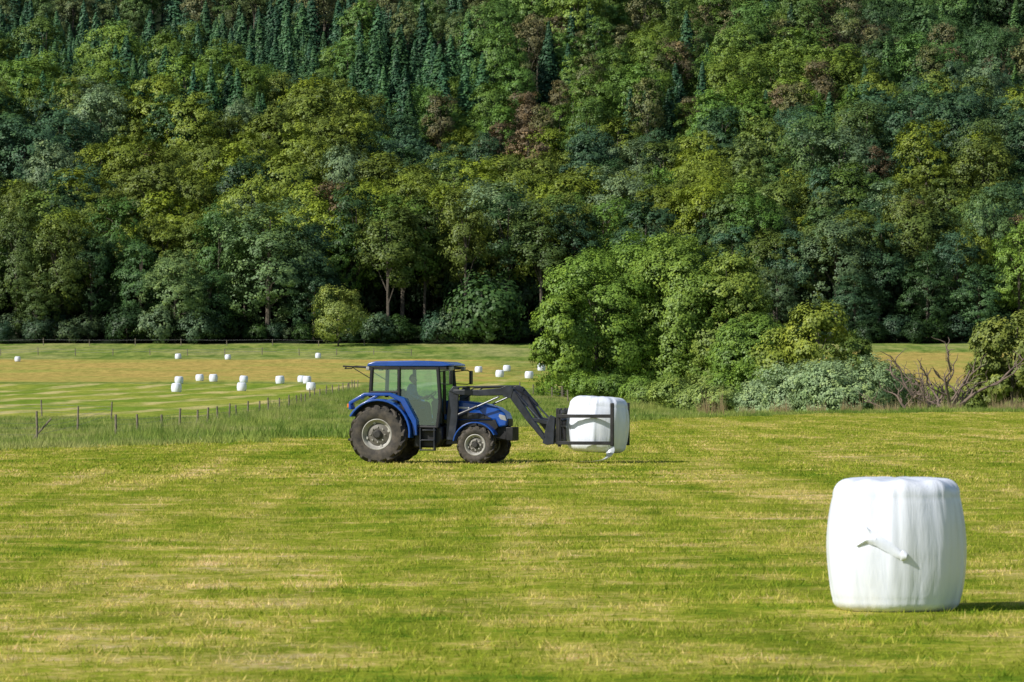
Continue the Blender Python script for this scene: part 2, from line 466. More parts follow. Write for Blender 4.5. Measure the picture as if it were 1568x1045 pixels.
def forest_tree(x, y, force=None):
    b = 784 + FPX * x / y
    v = 582 - FPX * (Z(x, y) + 22 - HCAM) / y
    n = mnoise.noise(Vector((x * .022, y * .016, 3.1))); n2 = mnoise.noise(Vector((x * .06, y * .05, 9.1)))
    k = random.random()
    kind = 'b'; col = GR
    if v < 115 + 60 * n and b < 740:
        if v < 10 + 30 * n: kind, col = ('p', mixc(BR, GR, .3 + random.random() * .6)) if k < .5 else ('c', TEAL)
        elif k < .86: kind, col = 'c', mixc(TEAL, GR, random.random() * .4)
        else: kind, col = 'b', mixc(GR, YG, random.random() * .6)
    elif v < 165 + 70 * n and 620 < b < 1330:
        if k < .26 + n * .6: kind, col = 'p', mixc(BR, GR, random.random() * .55)
        elif k < .46: kind, col = 'c', mixc(TEAL, DK, random.random() * .6)
        else: kind, col = 'b', mixc(GR, YG, random.random() * .7)
    elif v < 90 and b >= 1330:
        if k < .2: kind, col = 'p', mixc(BR, GR, random.random() * .5)
        else: kind, col = ('c' if k < .45 else 'b'), mixc(DK, GR, random.random())
    else:
        t = 0.5 + n * 1.3 + n2 * .6 + random.uniform(-.25, .25)
        warm = 0.6 if b < 900 else 0.48
        if v > 300: warm *= .6
        if t > 1 - warm: col = mixc(OL, YG, random.random())
        elif t > 0.35: col = mixc(GR, OL, random.random())
        else: col = mixc(DK, BG, random.random())
        if k < .06: col = GG
        if k > .975: kind, col = 'p', BR
        if b > 1100 and k < .5: col = mixc(col, BG, .35)
    j = random.uniform(.75, 1.28)
    haze_mix = 0.20 * float(sstep(950, 1180, y))  # bluish air haze painted into the leaf colour, stronger farther up the hill
    col = tuple(c * j for c in mixc(col, (0.085, 0.145, 0.105), haze_mix))
    s = random.uniform(.66, 1.24)
    if kind == 'c': s = random.uniform(.72, 1.18); me = random.choice(conif); sx = s * random.uniform(.85, 1.15)
    elif kind == 'p': me = random.choice(pine); sx = s * random.uniform(.9, 1.2)
    else: me = random.choice(broad); sx = s * random.uniform(.85, 1.2)
    if y < 885 and kind == 'b': s = max(s, .95)
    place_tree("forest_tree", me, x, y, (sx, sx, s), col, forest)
    return kind

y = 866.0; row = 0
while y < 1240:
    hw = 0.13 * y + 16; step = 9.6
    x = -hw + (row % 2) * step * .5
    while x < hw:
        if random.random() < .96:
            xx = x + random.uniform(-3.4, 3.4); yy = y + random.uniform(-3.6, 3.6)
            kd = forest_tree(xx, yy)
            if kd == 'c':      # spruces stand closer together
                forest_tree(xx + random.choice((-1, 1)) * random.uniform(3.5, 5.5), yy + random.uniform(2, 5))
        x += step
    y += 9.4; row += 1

# characteristic trees of the woodland edge: image pixel column, distance, height, width, colour
big = [tree_mesh("edge_tree_crown", 400 + i, 24, 14, low=.02, nl=17, ncl=30, nlf=28, leaf=0.40, lobe=.42, clump=.12) for i in range(4)]
tall = [tree_mesh("tall_tree_crown", 420 + i, 27, 11, low=.26, nl=15, ncl=20, nlf=24, leaf=0.43, lobe=.36, clump=.16, trunk=.16) for i in range(3)]
edge_trees = [
 (25, 858, 27, 13, mixc(OL, DK, .5), 'b'), (85, 856, 25, 14, mixc(OL, DK, .3), 'b'), (140, 860, 22, 13, DK, 'b'), (180, 868, 28, 14, mixc(GR, DK, .3), 'b'),
 (215, 858, 20, 12, mixc(GR, BG, .5), 'b'), (268, 848, 19.5, 13, mixc(GG, BRT, .35), 'b'), (335, 862, 27, 14, mixc(GR, BG, .3), 'b'), (410, 854, 29, 22, mixc(GG, GR, .4), 'b'),
 (470, 858, 24, 14, BG, 'b'), (595, 858, 28, 15, mixc(OL, DK, .25), 't'), (545, 868, 30, 13, DK, 't'), (650, 866, 29, 12, mixc(DK, OL, .5), 't'),
 (712, 860, 31, 12, OL, 't'), (775, 864, 30, 14, DK, 't'), (830, 862, 27, 14, mixc(DK, OL, .4), 't'), (950, 898, 29, 18, GG, 'b'),
 (880, 872, 27, 13, OL, 'b'), (1075, 880, 30, 15, YG, 'b'), (1160, 872, 27, 14, GR, 'b'), (1215, 862, 22, 13, BG, 'b'), (1280, 860, 26, 16, mixc(GG, DK, .45), 'b'),
 (1345, 862, 24, 14, mixc(DK, BG, .5), 'b'), (1390, 872, 30, 14, OL, 'b'), (1465, 858, 22, 14, BG, 'b'), (1520, 866, 30, 14, mixc(GG, GR, .5), 'b'),
 (1560, 856, 24, 13, BRT, 'b'), (1420, 854, 18, 12, DK, 'b'), (-40, 860, 26, 13, GR, 'b'), (1620, 860, 26, 13, GR, 'b'), (30, 872, 29, 12, OL, 'b'),
 (55, 852, 14, 11, mixc(DK, OL, .4), 'b'), (320, 852, 15, 11, mixc(BG, GR, .4), 'b'), (480, 853, 17, 11, mixc(BG, DK, .5), 'b'), (1030, 862, 20, 13, DK, 'b'), (1190, 856, 15, 10, mixc(GG, DK, .5), 'b'),
 (1310, 853, 14, 11, mixc(BG, DK, .4), 'b'), (1500, 853, 16, 12, mixc(BG, GR, .4), 'b')]
for b, d, H, W, c, k in edge_trees:
    x = (b - 784) / FPX * d
    me = random.choice(big if k == 'b' else tall); h0, w0 = (24, 14) if k == 'b' else (27, 11)
    place_tree("forest_edge_tree", me, x, d, (W / w0, W / w0, H / h0), mixc(c, (0, 0, 0), .08), forest)
shr = [tree_mesh("shrub_crown", 450 + i, 5, 6, low=.0, nl=9, ncl=18, nlf=20, leaf=0.36, lobe=.45, clump=.2, trunk=.2) for i in range(4)]
x = -125.0
while x < 125:
    s = random.uniform(.45, 1.1) * (1.5 if random.random() < .12 else 1)
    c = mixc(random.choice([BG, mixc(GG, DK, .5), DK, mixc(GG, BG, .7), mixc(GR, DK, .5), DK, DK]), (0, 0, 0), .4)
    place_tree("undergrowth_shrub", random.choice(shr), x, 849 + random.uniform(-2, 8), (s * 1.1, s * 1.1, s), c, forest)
    x += random.uniform(1.8, 4.0)
for b, s, c in ((240, 1.4, mixc(GG, DK, .2)), (300, 1.2, mixc(GG, BG, .5)), (700, 1.4, mixc(GG, DK, .3)), (750, 1.4, mixc(GG, GR, .5)), (580, 1.2, mixc(GG, BG, .6)), (670, 1.2, BG), (742, 2.6, mixc(GR, DK, .7))):
    place_tree("undergrowth_shrub", random.choice(shr), (b - 784) / FPX * 846, 846, (s, s, s), mixc(c, (0, 0, 0), .15), forest)
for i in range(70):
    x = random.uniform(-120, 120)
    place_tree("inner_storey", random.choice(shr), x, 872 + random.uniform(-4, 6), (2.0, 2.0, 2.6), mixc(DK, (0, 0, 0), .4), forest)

def solo(name, seed, b, d, H, W, col, **kw):  # b is an image pixel column, d the distance
    me = tree_mesh(name + "_mesh", seed, H, W, **kw)
    return place_tree(name, me, (b - 784) / FPX * d, d, (1, 1, 1), col, rz=random.uniform(0, 6.28))
solo("birch_tree", 500, 518, 836, 12.5, 11, (0.20, 0.26, 0.06), low=.03, nl=14, ncl=26, nlf=26, leaf=.38, lobe=.40)
FG1 = (0.155, 0.265, 0.042); FG2 = (0.20, 0.285, 0.052)
K = dict(low=.0, nl=26, ncl=44, nlf=36, leaf=.31, lobe=.34, clump=.10, skirt=True)
solo("willow_tree", 510, 915, 500, 17.8, 15.5, FG1, **K)
solo("willow_tree", 511, 985, 505, 20.4, 16.5, FG1, **K)
solo("willow_tree", 512, 1050, 500, 20.0, 14, mixc(FG1, FG2, .4), **K)
solo("willow_tree", 513, 1112, 498, 18.4, 11.5, mixc(FG2, OL, .2), **K)
solo("willow_tree", 514, 862, 494, 13.5, 7.5, mixc(FG1, YG, .2), low=.02, nl=20, ncl=36, nlf=34, leaf=.31, lobe=.38, clump=.13)
solo("willow_tree", 515, 1148, 488, 10, 10, mixc(FG1, DK, .2), **K)
K2 = dict(low=.03, nl=16, ncl=26, nlf=26, leaf=.30, lobe=.32, clump=.14)
solo("alder_tree", 520, 1252, 420, 11.6, 7.2, (0.22, 0.28, 0.045), **K2)
solo("alder_tree", 521, 1195, 425, 8.0, 8.0, (0.20, 0.265, 0.042), **K2)
solo("alder_tree", 522, 1297, 430, 8.0, 5.5, (0.13, 0.20, 0.042), **K2)
solo("hawthorn_tree", 523, 1548, 345, 9.2, 7.0, (0.165, 0.21, 0.045), **K2)
solo("hawthorn_tree", 524, 1518, 350, 5.8, 4.5, (0.14, 0.175, 0.042), **K2)
solo("hawthorn_tree", 525, 1600, 350, 8.5, 8, (0.13, 0.18, 0.042), **K2)
K3 = dict(low=.0, nl=22, ncl=38, nlf=32, leaf=.20, lobe=.36, clump=.09, trunk=.3, skirt=True)
WS = (0.25, 0.355, 0.175)
solo("willow_shrub", 530, 1240, 345, 4.3, 9.5, WS, **K3)
solo("willow_shrub", 531, 1305, 340, 4.8, 9.5, mixc(WS, GR, .1), **K3)
solo("willow_shrub", 532, 1185, 350, 3.1, 6.5, WS, **K3)
solo("willow_shrub", 533, 1365, 345, 4.2, 4.5, (0.17, 0.24, 0.08), **K3)
for i, (b, d, H, W, c) in enumerate([(1030, 400, 2.8, 5, (0.20, .29, .065)), (1075, 405, 3.3, 6, (0.21, .29, .075)), (1120, 400, 3.7, 5, FG1), (1150, 395, 4.8, 5, FG1),
        (1000, 430, 2.0, 5, (.16, .25, .055)), (1100, 385, 2.4, 5, (.23, .32, .09)), (1478, 350, 2.0, 4, (.15, .21, .05)), (1395, 355, 2.0, 4, (.15, .21, .05)), (1440, 360, 1.8, 4.5, (.12, .17, .045)),
        (1060, 395, 2.0, 4, (.19, .27, .07)), (900, 488, 3.0, 6, FG1), (945, 486, 2.6, 6, mixc(FG1, DK, .3)), (980, 470, 2.2, 5, FG1)]):
    solo("hedge_shrub", 540 + i, b, d, H, W, c, low=.0, nl=12, ncl=24, nlf=26, leaf=.22, lobe=.38, clump=.15)

def dead_tree(x, y, seed=5, k=1.0):
    r = random.Random(seed); Vs = []; Fs = []; off = 0
    def grow(p, d, L, rad, lev):
        nonlocal off
        pts = [p]; rr = [rad]; q = p.copy(); dd = d.copy()
        for i in range(6):
            dd = (dd + Vector((r.gauss(0, .36), r.gauss(0, .25), r.gauss(.08, .26)))).normalized()
            q = q + dd * L / 6; q.z = max(q.z, 0.4); pts.append(q.copy()); rr.append(rad * (1 - .12 * (i + 1)))
            if lev < 2 and i > 0 and r.random() < .85:
                grow(q.copy(), (dd + Vector((r.gauss(0, .9), r.gauss(0, .5), r.gauss(.3, .45)))).normalized(), L * r.uniform(.35, .6), max(.028, rad * .5), lev + 1)
        V, F = tube(pts, rr, 5); Vs.append(V); Fs.append(F + off); off += len(V)
    for d in ((-.8, 0, .8), (.6, .1, 1), (.1, -.2, 1.2), (-.9, .1, .5), (.9, 0, .7)):
        grow(Vector((r.uniform(-.4, .4), 0, -.1)), Vector(d).normalized(), k * r.uniform(4.2, 5.6), .20 * k, 0)
    me = fast_mesh("dead_tree", np.concatenate(Vs), np.concatenate(Fs), [M_DEADWOOD], smooth=True)
    o = link(bpy.data.objects.new("dead_tree", me)); o.location = (x, y, Z(x, y))
dead_tree((1448 - 784) / FPX * 314, 314, 5, 1.0)
dead_tree((1402 - 784) / FPX * 318, 318, 11, .75)

# ------------------------------------------------------------------ mesh part helpers
def finish(me, name, mat, parent, bevel=0.0, smooth=False):
    me.materials.append(mat)
    o = bpy.data.objects.new(name, me); link(o, parent)
    if bevel:
        b = o.modifiers.new("bevel", 'BEVEL'); b.width = bevel; b.segments = 3; b.limit_method = 'ANGLE'; b.angle_limit = math.radians(35)
    if smooth or bevel:
        for p in me.polygons: p.use_smooth = True
        if hasattr(me, 'set_sharp_from_angle'): me.set_sharp_from_angle(angle=math.radians(38 if not bevel else 50))
    return o
def box(name, c, s, mat, parent, bevel=0.0, rot=None):
    x, y, z = s[0] / 2, s[1] / 2, s[2] / 2
    V = [Vector(v) for v in ((-x, -y, -z), (x, -y, -z), (x, y, -z), (-x, y, -z), (-x, -y, z), (x, -y, z), (x, y, z), (-x, y, z))]
    F = [(0, 3, 2, 1), (4, 5, 6, 7), (0, 1, 5, 4), (1, 2, 6, 5), (2, 3, 7, 6), (3, 0, 4, 7)]
    if rot:
        V = [rot @ v for v in V]
    V = [tuple(v + Vector(c)) for v in V]
    me = bpy.data.meshes.new(name); me.from_pydata(V, [], F); me.update()
    return finish(me, name, mat, parent, bevel)
def prism(name, pts, y0, y1, mat, parent, bevel=0.0, taper=None):
    n = len(pts)
    V = [(p[0], y0, p[1]) for p in pts] + [(p[0], y1, p[1]) for p in pts]
    if taper:
        V = [(x, yy * taper(x, z), z) for x, yy, z in V]
    F = [tuple(range(n)), tuple(range(2 * n - 1, n - 1, -1))] + [(i, i + n, (i + 1) % n + n, (i + 1) % n) for i in range(n)]
    me = bpy.data.meshes.new(name); me.from_pydata(V, [], F); me.update()
    import bmesh
    bm = bmesh.new(); bm.from_mesh(me); bmesh.ops.recalc_face_normals(bm, faces=bm.faces); bm.to_mesh(me); bm.free()
    return finish(me, name, mat, parent, bevel)
def band(name, pts, w, y0, y1, mat, parent, bevel=0.01):
    up = []; dn = []
    P = [Vector((p[0], p[1])) for p in pts]
    for i, p in enumerate(P):
        d = Vector((0, 0))
        if i > 0: d += (p - P[i - 1]).normalized()
        if i < len(P) - 1: d += (P[i + 1] - p).normalized()
        d.normalize(); n = Vector((-d.y, d.x)); h = w[i] / 2
        up.append(tuple(p + n * h)); dn.append(tuple(p - n * h))
    return prism(name, up + dn[::-1], y0, y1, mat, parent, bevel)
def rod(name, pts, r, mat, parent, seg=10):
    rr = r if isinstance(r, (list, tuple)) else [r] * len(pts)
    V, F = tube(pts, rr, seg); V = V.tolist(); F = [tuple(f) for f in F.tolist()]
    n = len(pts) * seg
    F.append(tuple(range(seg))[::-1]); F.append(tuple(range(n - seg, n)))
    me = bpy.data.meshes.new(name); me.from_pydata(V, [], F); me.update()
    return finish(me, name, mat, parent, smooth=True)
def lathe(name, prof, c, mat, parent, seg=48, smooth=True):
    V = []; F = []; n = len(prof)
    for i in range(seg):
        a = 2 * math.pi * i / seg
        for (r, yy) in prof: V.append((c[0] + r * math.cos(a), c[1] + yy, c[2] + r * math.sin(a)))
    for i in range(seg):
        j = (i + 1) % seg
        for k in range(n - 1): F.append((i * n + k, i * n + k + 1, j * n + k + 1, j * n + k))
    me = bpy.data.meshes.new(name); me.from_pydata(V, [], F); me.update()
    return finish(me, name, mat, parent, smooth=smooth)

# ------------------------------------------------------------------ bales
def film_mat(name="bale_film"):
    a = N(name)
    tc = a.n('ShaderNodeTexCoord'); ob = tc.outputs['Object']
    n1 = a.noise(a.mapping(ob, (1.6, 1.6, .22)), 3.2, 4, .6, .3)
    sx = a.n('ShaderNodeSeparateXYZ'); a.l(ob, sx.inputs[0])
    wv = a.n('ShaderNodeTexWave'); wv.bands_direction = 'Z'; wv.inputs['Scale'].default_value = 1.3; wv.inputs['Distortion'].default_value = 1.2
    wv.inputs['Detail'].default_value = 2; a.l(ob, wv.inputs['Vector'])
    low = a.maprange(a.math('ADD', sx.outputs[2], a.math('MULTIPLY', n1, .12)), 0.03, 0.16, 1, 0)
    c = a.mix(a.maprange(n1, .3, .7), (0.72, 0.77, 0.90), (0.82, 0.86, 0.96))
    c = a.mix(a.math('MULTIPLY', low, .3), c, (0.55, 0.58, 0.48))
    b = a.n('ShaderNodeBsdfPrincipled'); a.l(c, b.inputs['Base Color']); b.inputs['Roughness'].default_value = .30
    b.inputs['Specular IOR Level'].default_value = .6
    bp = a.n('ShaderNodeBump'); bp.inputs['Strength'].default_value = .5; bp.inputs['Distance'].default_value = .035
    h = a.math('ADD', a.math('MULTIPLY', n1, .9), a.math('MULTIPLY', wv.outputs[0], .06))
    a.l(h, bp.inputs['Height']); a.l(bp.outputs[0], b.inputs['Normal'])
    a.l(b.outputs[0], a.out.inputs[0]); return a.m
M_FILM = film_mat()

def bale_mesh(name, R, H, seed, seg=200, fold=1.0, rows=40, cr=.15, rk=.91):
    r = random.Random(seed)
    prof = [(0.0, 0.0), (R * .35, 0.0), (R * .62, 0.0)]
    rb = R * rk
    for k in range(9):
        a = -math.pi / 2 + math.pi / 2 * k / 8; prof.append((rb - cr * 1.0 + cr * math.cos(a), cr * .8 * (1 + math.sin(a))))
    for k in range(1, rows):
        t = k / rows; z = cr * .8 + (H - cr * 1.8) * t
        prof.append((rb + (R - rb) * math.sin(math.pi * min(1, t * 1.02)) ** .75, z))
    for k in range(10):
        a = math.pi / 2 * k / 9; prof.append((rb - cr + cr * math.cos(a), H - cr + cr * math.sin(a) - .0))
    prof += [(R * .5, H + .010), (R * .25, H + .015), (0.0, H + .012)]
    fr = [(r.randint(3, 5), r.uniform(0, 6.28), .012), (r.randint(7, 10), r.uniform(0, 6.28), .009), (r.randint(15, 22), r.uniform(0, 6.28), .004)]
    V = []; F = []; n = len(prof)
    for i in range(seg):
        th = 2 * math.pi * i / seg
        for (pr, z) in prof:
            t = z / H
            d = sum(A * math.sin(k * th + ph + .8 * math.sin(3 * t + ph)) for k, ph, A in fr) * (0.5 + .7 * abs(t - .45))
            d += .016 * mnoise.noise(Vector((math.cos(th) * 2.2, math.sin(th) * 2.2, t * 2 + seed)))
            v = mnoise.noise(Vector((math.cos(th) * 6, math.sin(th) * 6, t * .7 + seed * 3)))
            d += .055 * max(0, v - .08) * (1 - .55 * math.sin(math.pi * t))
            q = pr + d * fold * min(1, pr / R) ** 1.5
            V.append((q * math.cos(th), q * math.sin(th), z + (.014 * math.sin(9 * th + seed) * (pr / R) if t > .9 else 0) * fold))
    for i in range(seg):
        j = (i + 1) % seg
        for k in range(n - 1): F.append((i * n + k, j * n + k, j * n + k + 1, i * n + k + 1))
    return fast_mesh(name, V, F, [M_FILM], smooth=True)

bale = empty("wrapped_bale", (3.65, 40.5, Z(3.65, 40.5) - .01))
o = link(bpy.data.objects.new("film_body", bale_mesh("film_body", .655, 1.25, 3)), bale)
def flap():
    """torn end of the wrap: a narrow creased ribbon of film lying against the side with a frayed upper end"""
    V = []; F = []
    def ribbon(path, n, wfun, lift0):
        nv = 7; b0 = len(V)
        for i in range(n):
            u = i / (n - 1); f = u * (len(path) - 1); k = min(int(f), len(path) - 2); q = f - k
            cx = path[k][0] * (1 - q) + path[k + 1][0] * q; cz_ = path[k][1] * (1 - q) + path[k + 1][1] * q
            w = wfun(u)
            for j in range(nv):
                v = j / (nv - 1) - .5
                px = cx + v * w * .45; pz = cz_ + v * w * 2
                rr = .662 + lift0 * (1 - (2 * v) ** 2) * (.6 + .4 * math.sin(u * 6 + 1))
                V.append((px, -math.sqrt(max(.01, rr * rr - px * px)), pz))
        for i in range(n - 1):
            for j in range(nv - 1): a = b0 + i * nv + j; F.append((a, a + nv, a + nv + 1, a + 1))
    ribbon([(-.42, .64), (-.33, .70), (-.24, .69), (-.12, .62), (-.03, .555), (.03, .54)], 30, lambda u: .012 + .040 * math.sin(math.pi * u) + (.022 if u > .85 else 0), .030)
    ribbon([(-.34, .82), (-.30, .76), (-.25, .70)], 12, lambda u: .004 + .030 * u, .022)
    me = bpy.data.meshes.new("torn_film"); me.from_pydata(V, [], F); me.update()
    finish(me, "torn_film", M_FILM, bale, smooth=True)
flap()
far_mesh = [bale_mesh("far_film_body", .68, 1.28, 10 + i, seg=32, rows=8, cr=.2) for i in range(3)]
for b, img_y in ((274, 588), (270, 601), (306, 584), (327, 585), (373, 586), (370, 599), (429, 588), (462, 586), (470, 588), (476, 598),
               (27, 554), (273, 550), (349, 551), (487, 549), (733, 571), (765, 578), (776, 569), (810, 580), (829, 568)):
    x, y = on_ground(b, img_y)  # far bales are placed from their image pixel column and row
    o = link(bpy.data.objects.new("wrapped_bale", random.choice(far_mesh)))
    s = random.uniform(.92, 1.03) * (.85 if img_y < 560 else 1)
    o.location = (x, y, Z(x, y) - .03); o.rotation_euler = (random.uniform(-.05, .05), random.uniform(-.05, .05), random.uniform(0, 6)); o.scale = (s, s, s * random.uniform(.85, .97))

# ------------------------------------------------------------------ fences
M_POST = pbr("weathered_wood", (0.19, 0.16, 0.12), .9, var=.35, scale=5)
M_WIRE = pbr("fence_wire", (0.25, 0.25, 0.25), .5, metal=.6)
def fence(pts, h=1.2, r=.07, wires=(0.5, 0.85, 1.1), wr=.008):
    e = empty("wire_fence")
    tops = []
    for (x, y) in pts:
        lx, ly = random.uniform(-.09, .09), random.uniform(-.05, .05); hh = h * random.uniform(.88, 1.12); z = Z(x, y)
        rod("post", [(x, y, z - .2), (x + lx, y + ly, z + hh)], [r, r * .85], M_POST, e, 7); tops.append((x, y, z, lx / hh, ly / hh))
    for w in wires:
        P = []
        for i, (x, y, z, a, b) in enumerate(tops):
            P.append((x + a * w, y + b * w - r, z + w))
        rod("wire", P, wr, M_WIRE, e, 4)
fence([(-21.3 + .3 * math.sin(d * .05), d + random.uniform(-2, 2)) for d in np.arange(232, 600, 13.0)], 1.35, .08)
fence([(-31.5, 218), (-24.8, 223), (-27.5, 270), (-31.0, 330), (-38, 345), (-47, 350)], 1.6, .07)
fence([(x, 803 + .02 * x) for x in np.arange(-110, -18, 7.0)], 1.3, .09, (0.6, 1.1), .02)
fence([(x, 838) for x in np.arange(-110, -20, 9.0)], 1.3, .09, (1.1,), .02)
fence([(1.0, 560), (2.6, 520), (4.6, 490), (6.0, 455)], 1.3, .09)
e = empty("fence_brace_post", (0, 0, 0))
rod("brace", [(-25.4, 223.4, Z(-25, 223) - .1), (-24.1, 223.2, Z(-25, 223) + 1.35)], .05, M_POST, e, 6)

# ------------------------------------------------------------------ tractor
M_BLUE = pbr("blue_paint", (0.006, 0.066, 0.34), .26, var=.12, scale=2, dirt=(0.10, 0.10, 0.09), dirt_amt=.2, coat=.4)
M_BLK = pbr("black_plastic", (0.012, 0.012, 0.014), .5, var=.3, scale=4, dirt=(0.07, 0.06, 0.045), dirt_amt=.22)
M_FRAME = pbr("loader_steel_dark", (0.020, 0.024, 0.036), .38, var=.3, scale=5, dirt=(0.10, 0.08, 0.06), dirt_amt=.25)
M_TYRE = pbr("tyre_rubber", (0.034, 0.031, 0.029), .85, var=.3, scale=7, dirt=(0.17, 0.14, 0.11), dirt_amt=.6)
M_RIM = pbr("rim_paint", (0.42, 0.41, 0.38), .5, var=.15, scale=6, dirt=(0.16, 0.13, 0.10), dirt_amt=.5)
M_DISC = pbr("wheel_disc_paint", (0.15, 0.14, 0.125), .55, var=.2, scale=6, dirt=(0.12, 0.10, 0.08), dirt_amt=.5)
M_HUB = pbr("hub_grease", (0.03, 0.028, 0.026), .6, var=.3, scale=9)
M_CHROME = pbr("piston_rod", (0.20, 0.21, 0.23), .4, metal=1.0)
M_WHITE = pbr("white_decal", (0.75, 0.75, 0.75), .4)
M_ORANGE = pbr("orange_lens", (0.8, 0.22, 0.02), .3)
M_LAMP = pbr("lamp_lens", (0.35, 0.36, 0.36), .15)
M_SEAT = pbr("seat_fabric", (0.03, 0.03, 0.035), .8)
def glass_mat():
    a = N("tinted_glass")
    tr = a.n('ShaderNodeBsdfTransparent'); tr.inputs[0].default_value = (0.66, 0.88, 0.90, 1)
    gl = a.n('ShaderNodeBsdfGlossy'); gl.inputs['Roughness'].default_value = .03; gl.inputs[0].default_value = (.75, 1, 1, 1)
    fr = a.n('ShaderNodeFresnel'); fr.inputs[0].default_value = 1.6
    m2 = a.n('ShaderNodeMixShader'); a.l(a.math('ADD', fr.outputs[0], .10, True), m2.inputs[0])
    a.l(tr.outputs[0], m2.inputs[1]); a.l(gl.outputs[0], m2.inputs[2]); a.l(m2.outputs[0], a.out.inputs[0])
    return a.m
M_GLASS = glass_mat()

TX = (593 - 784) / FPX * 113.0
T = empty("tractor", (TX, 113.0, Z(TX, 113.0)), math.radians(-15))

def lugs(name, c, R, W, n, h, parent):
    V = []; F = []
    for side in (-1, 1):
        for i in range(n):
            a0 = 2 * math.pi * (i + (0.5 if side > 0 else 0)) / n
            prof = []
            for (t, yy) in ((0.0, 0.02), (0.55, 0.30), (0.9, 0.50)):
                prof.append((a0 - t * 2 * math.pi / n * 1.1, side * yy * W))
            da = 0.16 * 2 * math.pi / n
            b = len(V)
            for k, (a, yy) in enumerate(prof):
                drop = 0 if k < 2 else .035
                for (aa, rr) in ((a - da, R - h - .02 - drop), (a + da, R - h - .02 - drop), (a + da * .8, R - drop), (a - da * .8, R - drop)):
                    V.append((c[0] + rr * math.cos(aa), c[1] + yy, c[2] + rr * math.sin(aa)))
            for k in range(2):
                for q in range(4):
                    F.append((b + k * 4 + q, b + k * 4 + (q + 1) % 4, b + k * 4 + 4 + (q + 1) % 4, b + k * 4 + 4 + q))
            F.append((b + 8, b + 9, b + 10, b + 11)); F.append((b + 3, b + 2, b + 1, b))
    me = bpy.data.meshes.new(name); me.from_pydata(V, [], F); me.update()
    return finish(me, name, M_TYRE, parent)

def wheel(name, c, R, W, rim, nl, out):
    h = .05 if R > .6 else .035
    r0 = R - h
    prof = [(rim, -.36 * W), (rim + .03, -.43 * W), (rim + (r0 - rim) * .5, -.52 * W), (r0 - .05, -.48 * W), (r0 - .01, -.36 * W), (r0, 0),
            (r0 - .01, .36 * W), (r0 - .05, .48 * W), (rim + (r0 - rim) * .5, .52 * W), (rim + .03, .43 * W), (rim, .36 * W)]
    lathe(name + "_tyre", prof, c, M_TYRE, T, 56)
    lugs(name + "_lugs", c, R, W, nl, h, T)
    o = out
    lathe(name + "_rim", [(rim + .012, o * .40 * W), (rim - .005, o * .42 * W), (rim - .03, o * .36 * W), (rim - .05, o * .22 * W), (rim * .80, o * .14 * W), (rim * .76, o * .13 * W)], c, M_RIM, T, 48)
    lathe(name + "_rim_inner", [(rim + .01, -o * .36 * W), (rim - .04, -o * .3 * W), (rim - .05, o * .15 * W)], c, M_RIM, T, 40)
    lathe(name + "_disc", [(rim * .80, o * .10 * W), (rim * .72, o * .12 * W), (rim * .62, o * .20 * W), (rim * .40, o * .24 * W), (rim * .32, o * .20 * W), (0, o * .20 * W)], c, M_DISC, T, 40)
    lathe(name + "_hub", [(rim * .30, o * .20 * W), (rim * .29, o * .34 * W), (rim * .20, o * .42 * W), (0, o * .42 * W)], c, M_HUB, T, 24)
    for k in range(8):
        a = 2 * math.pi * k / 8
        cc = (c[0] + rim * .5 * math.cos(a), c[1] + o * .22 * W, c[2] + rim * .5 * math.sin(a))
        rod(name + "_bolt", [(cc[0], cc[1] - o * .02, cc[2]), (cc[0], cc[1] + o * .03, cc[2])], .02, M_RIM, T, 6)
        cc = (c[0] + rim * .78 * math.cos(a + .3), c[1] + o * .15 * W, c[2] + rim * .78 * math.sin(a + .3))
        if k % 2 == 0: rod(name + "_lug_clamp", [(cc[0], cc[1] - o * .02, cc[2]), (cc[0], cc[1] + o * .035, cc[2])], .04 * rim / .4, M_RIM, T, 6)

wheel("rear_wheel_right", (0, -.77, .765), .775, .44, .40, 17, -1)
wheel("rear_wheel_left", (0, .77, .765), .775, .44, .40, 17, 1)
wheel("front_wheel_right", (2.66, -.76, .50), .51, .34, .27, 14, -1)
wheel("front_wheel_left", (2.66, .76, .50), .51, .34, .27, 14, 1)
rod("rear_axle", [(0, -.6, .765), (0, .6, .765)], .13, M_BLK, T, 16)
rod("front_axle", [(2.66, -.62, .50), (2.66, 0, .56), (2.66, .62, .50)], .08, M_BLK, T, 12)
box("gearbox", (.55, 0, .82), (1.9, .5, .5), M_BLK, T, .05)
box("engine_block", (2.3, 0, .82), (1.7, .42, .42), M_BLK, T, .04)
prism("front_support", [(2.9, .60), (3.32, .62), (3.36, .98), (2.9, 1.0)], -.2, .2, M_BLK, T, .03)
for k in range(6):
    box("front_weight", (3.43, -.25 + k * .1, .78), (.2, .085, .36), M_BLK, T, .02)
prism("fuel_tank", [(.92, .42), (1.55, .42), (1.72, .62), (1.72, .98), (.98, .98)], -.72, -.32, M_BLK, T, .05)
prism("fuel_tank_left", [(.92, .42), (1.55, .42), (1.72, .62), (1.72, .98), (.98, .98)], .32, .72, M_BLK, T, .05)
for k, z in enumerate((.36, .62, .88)):
    box("step", (1.34 + .03 * k, -.80, z), (.36, .16, .03), M_FRAME, T, .006)
for xx in (1.16, 1.54):
    box("step_side", (xx, -.80, .64), (.03, .15, .6), M_FRAME, T, .005)
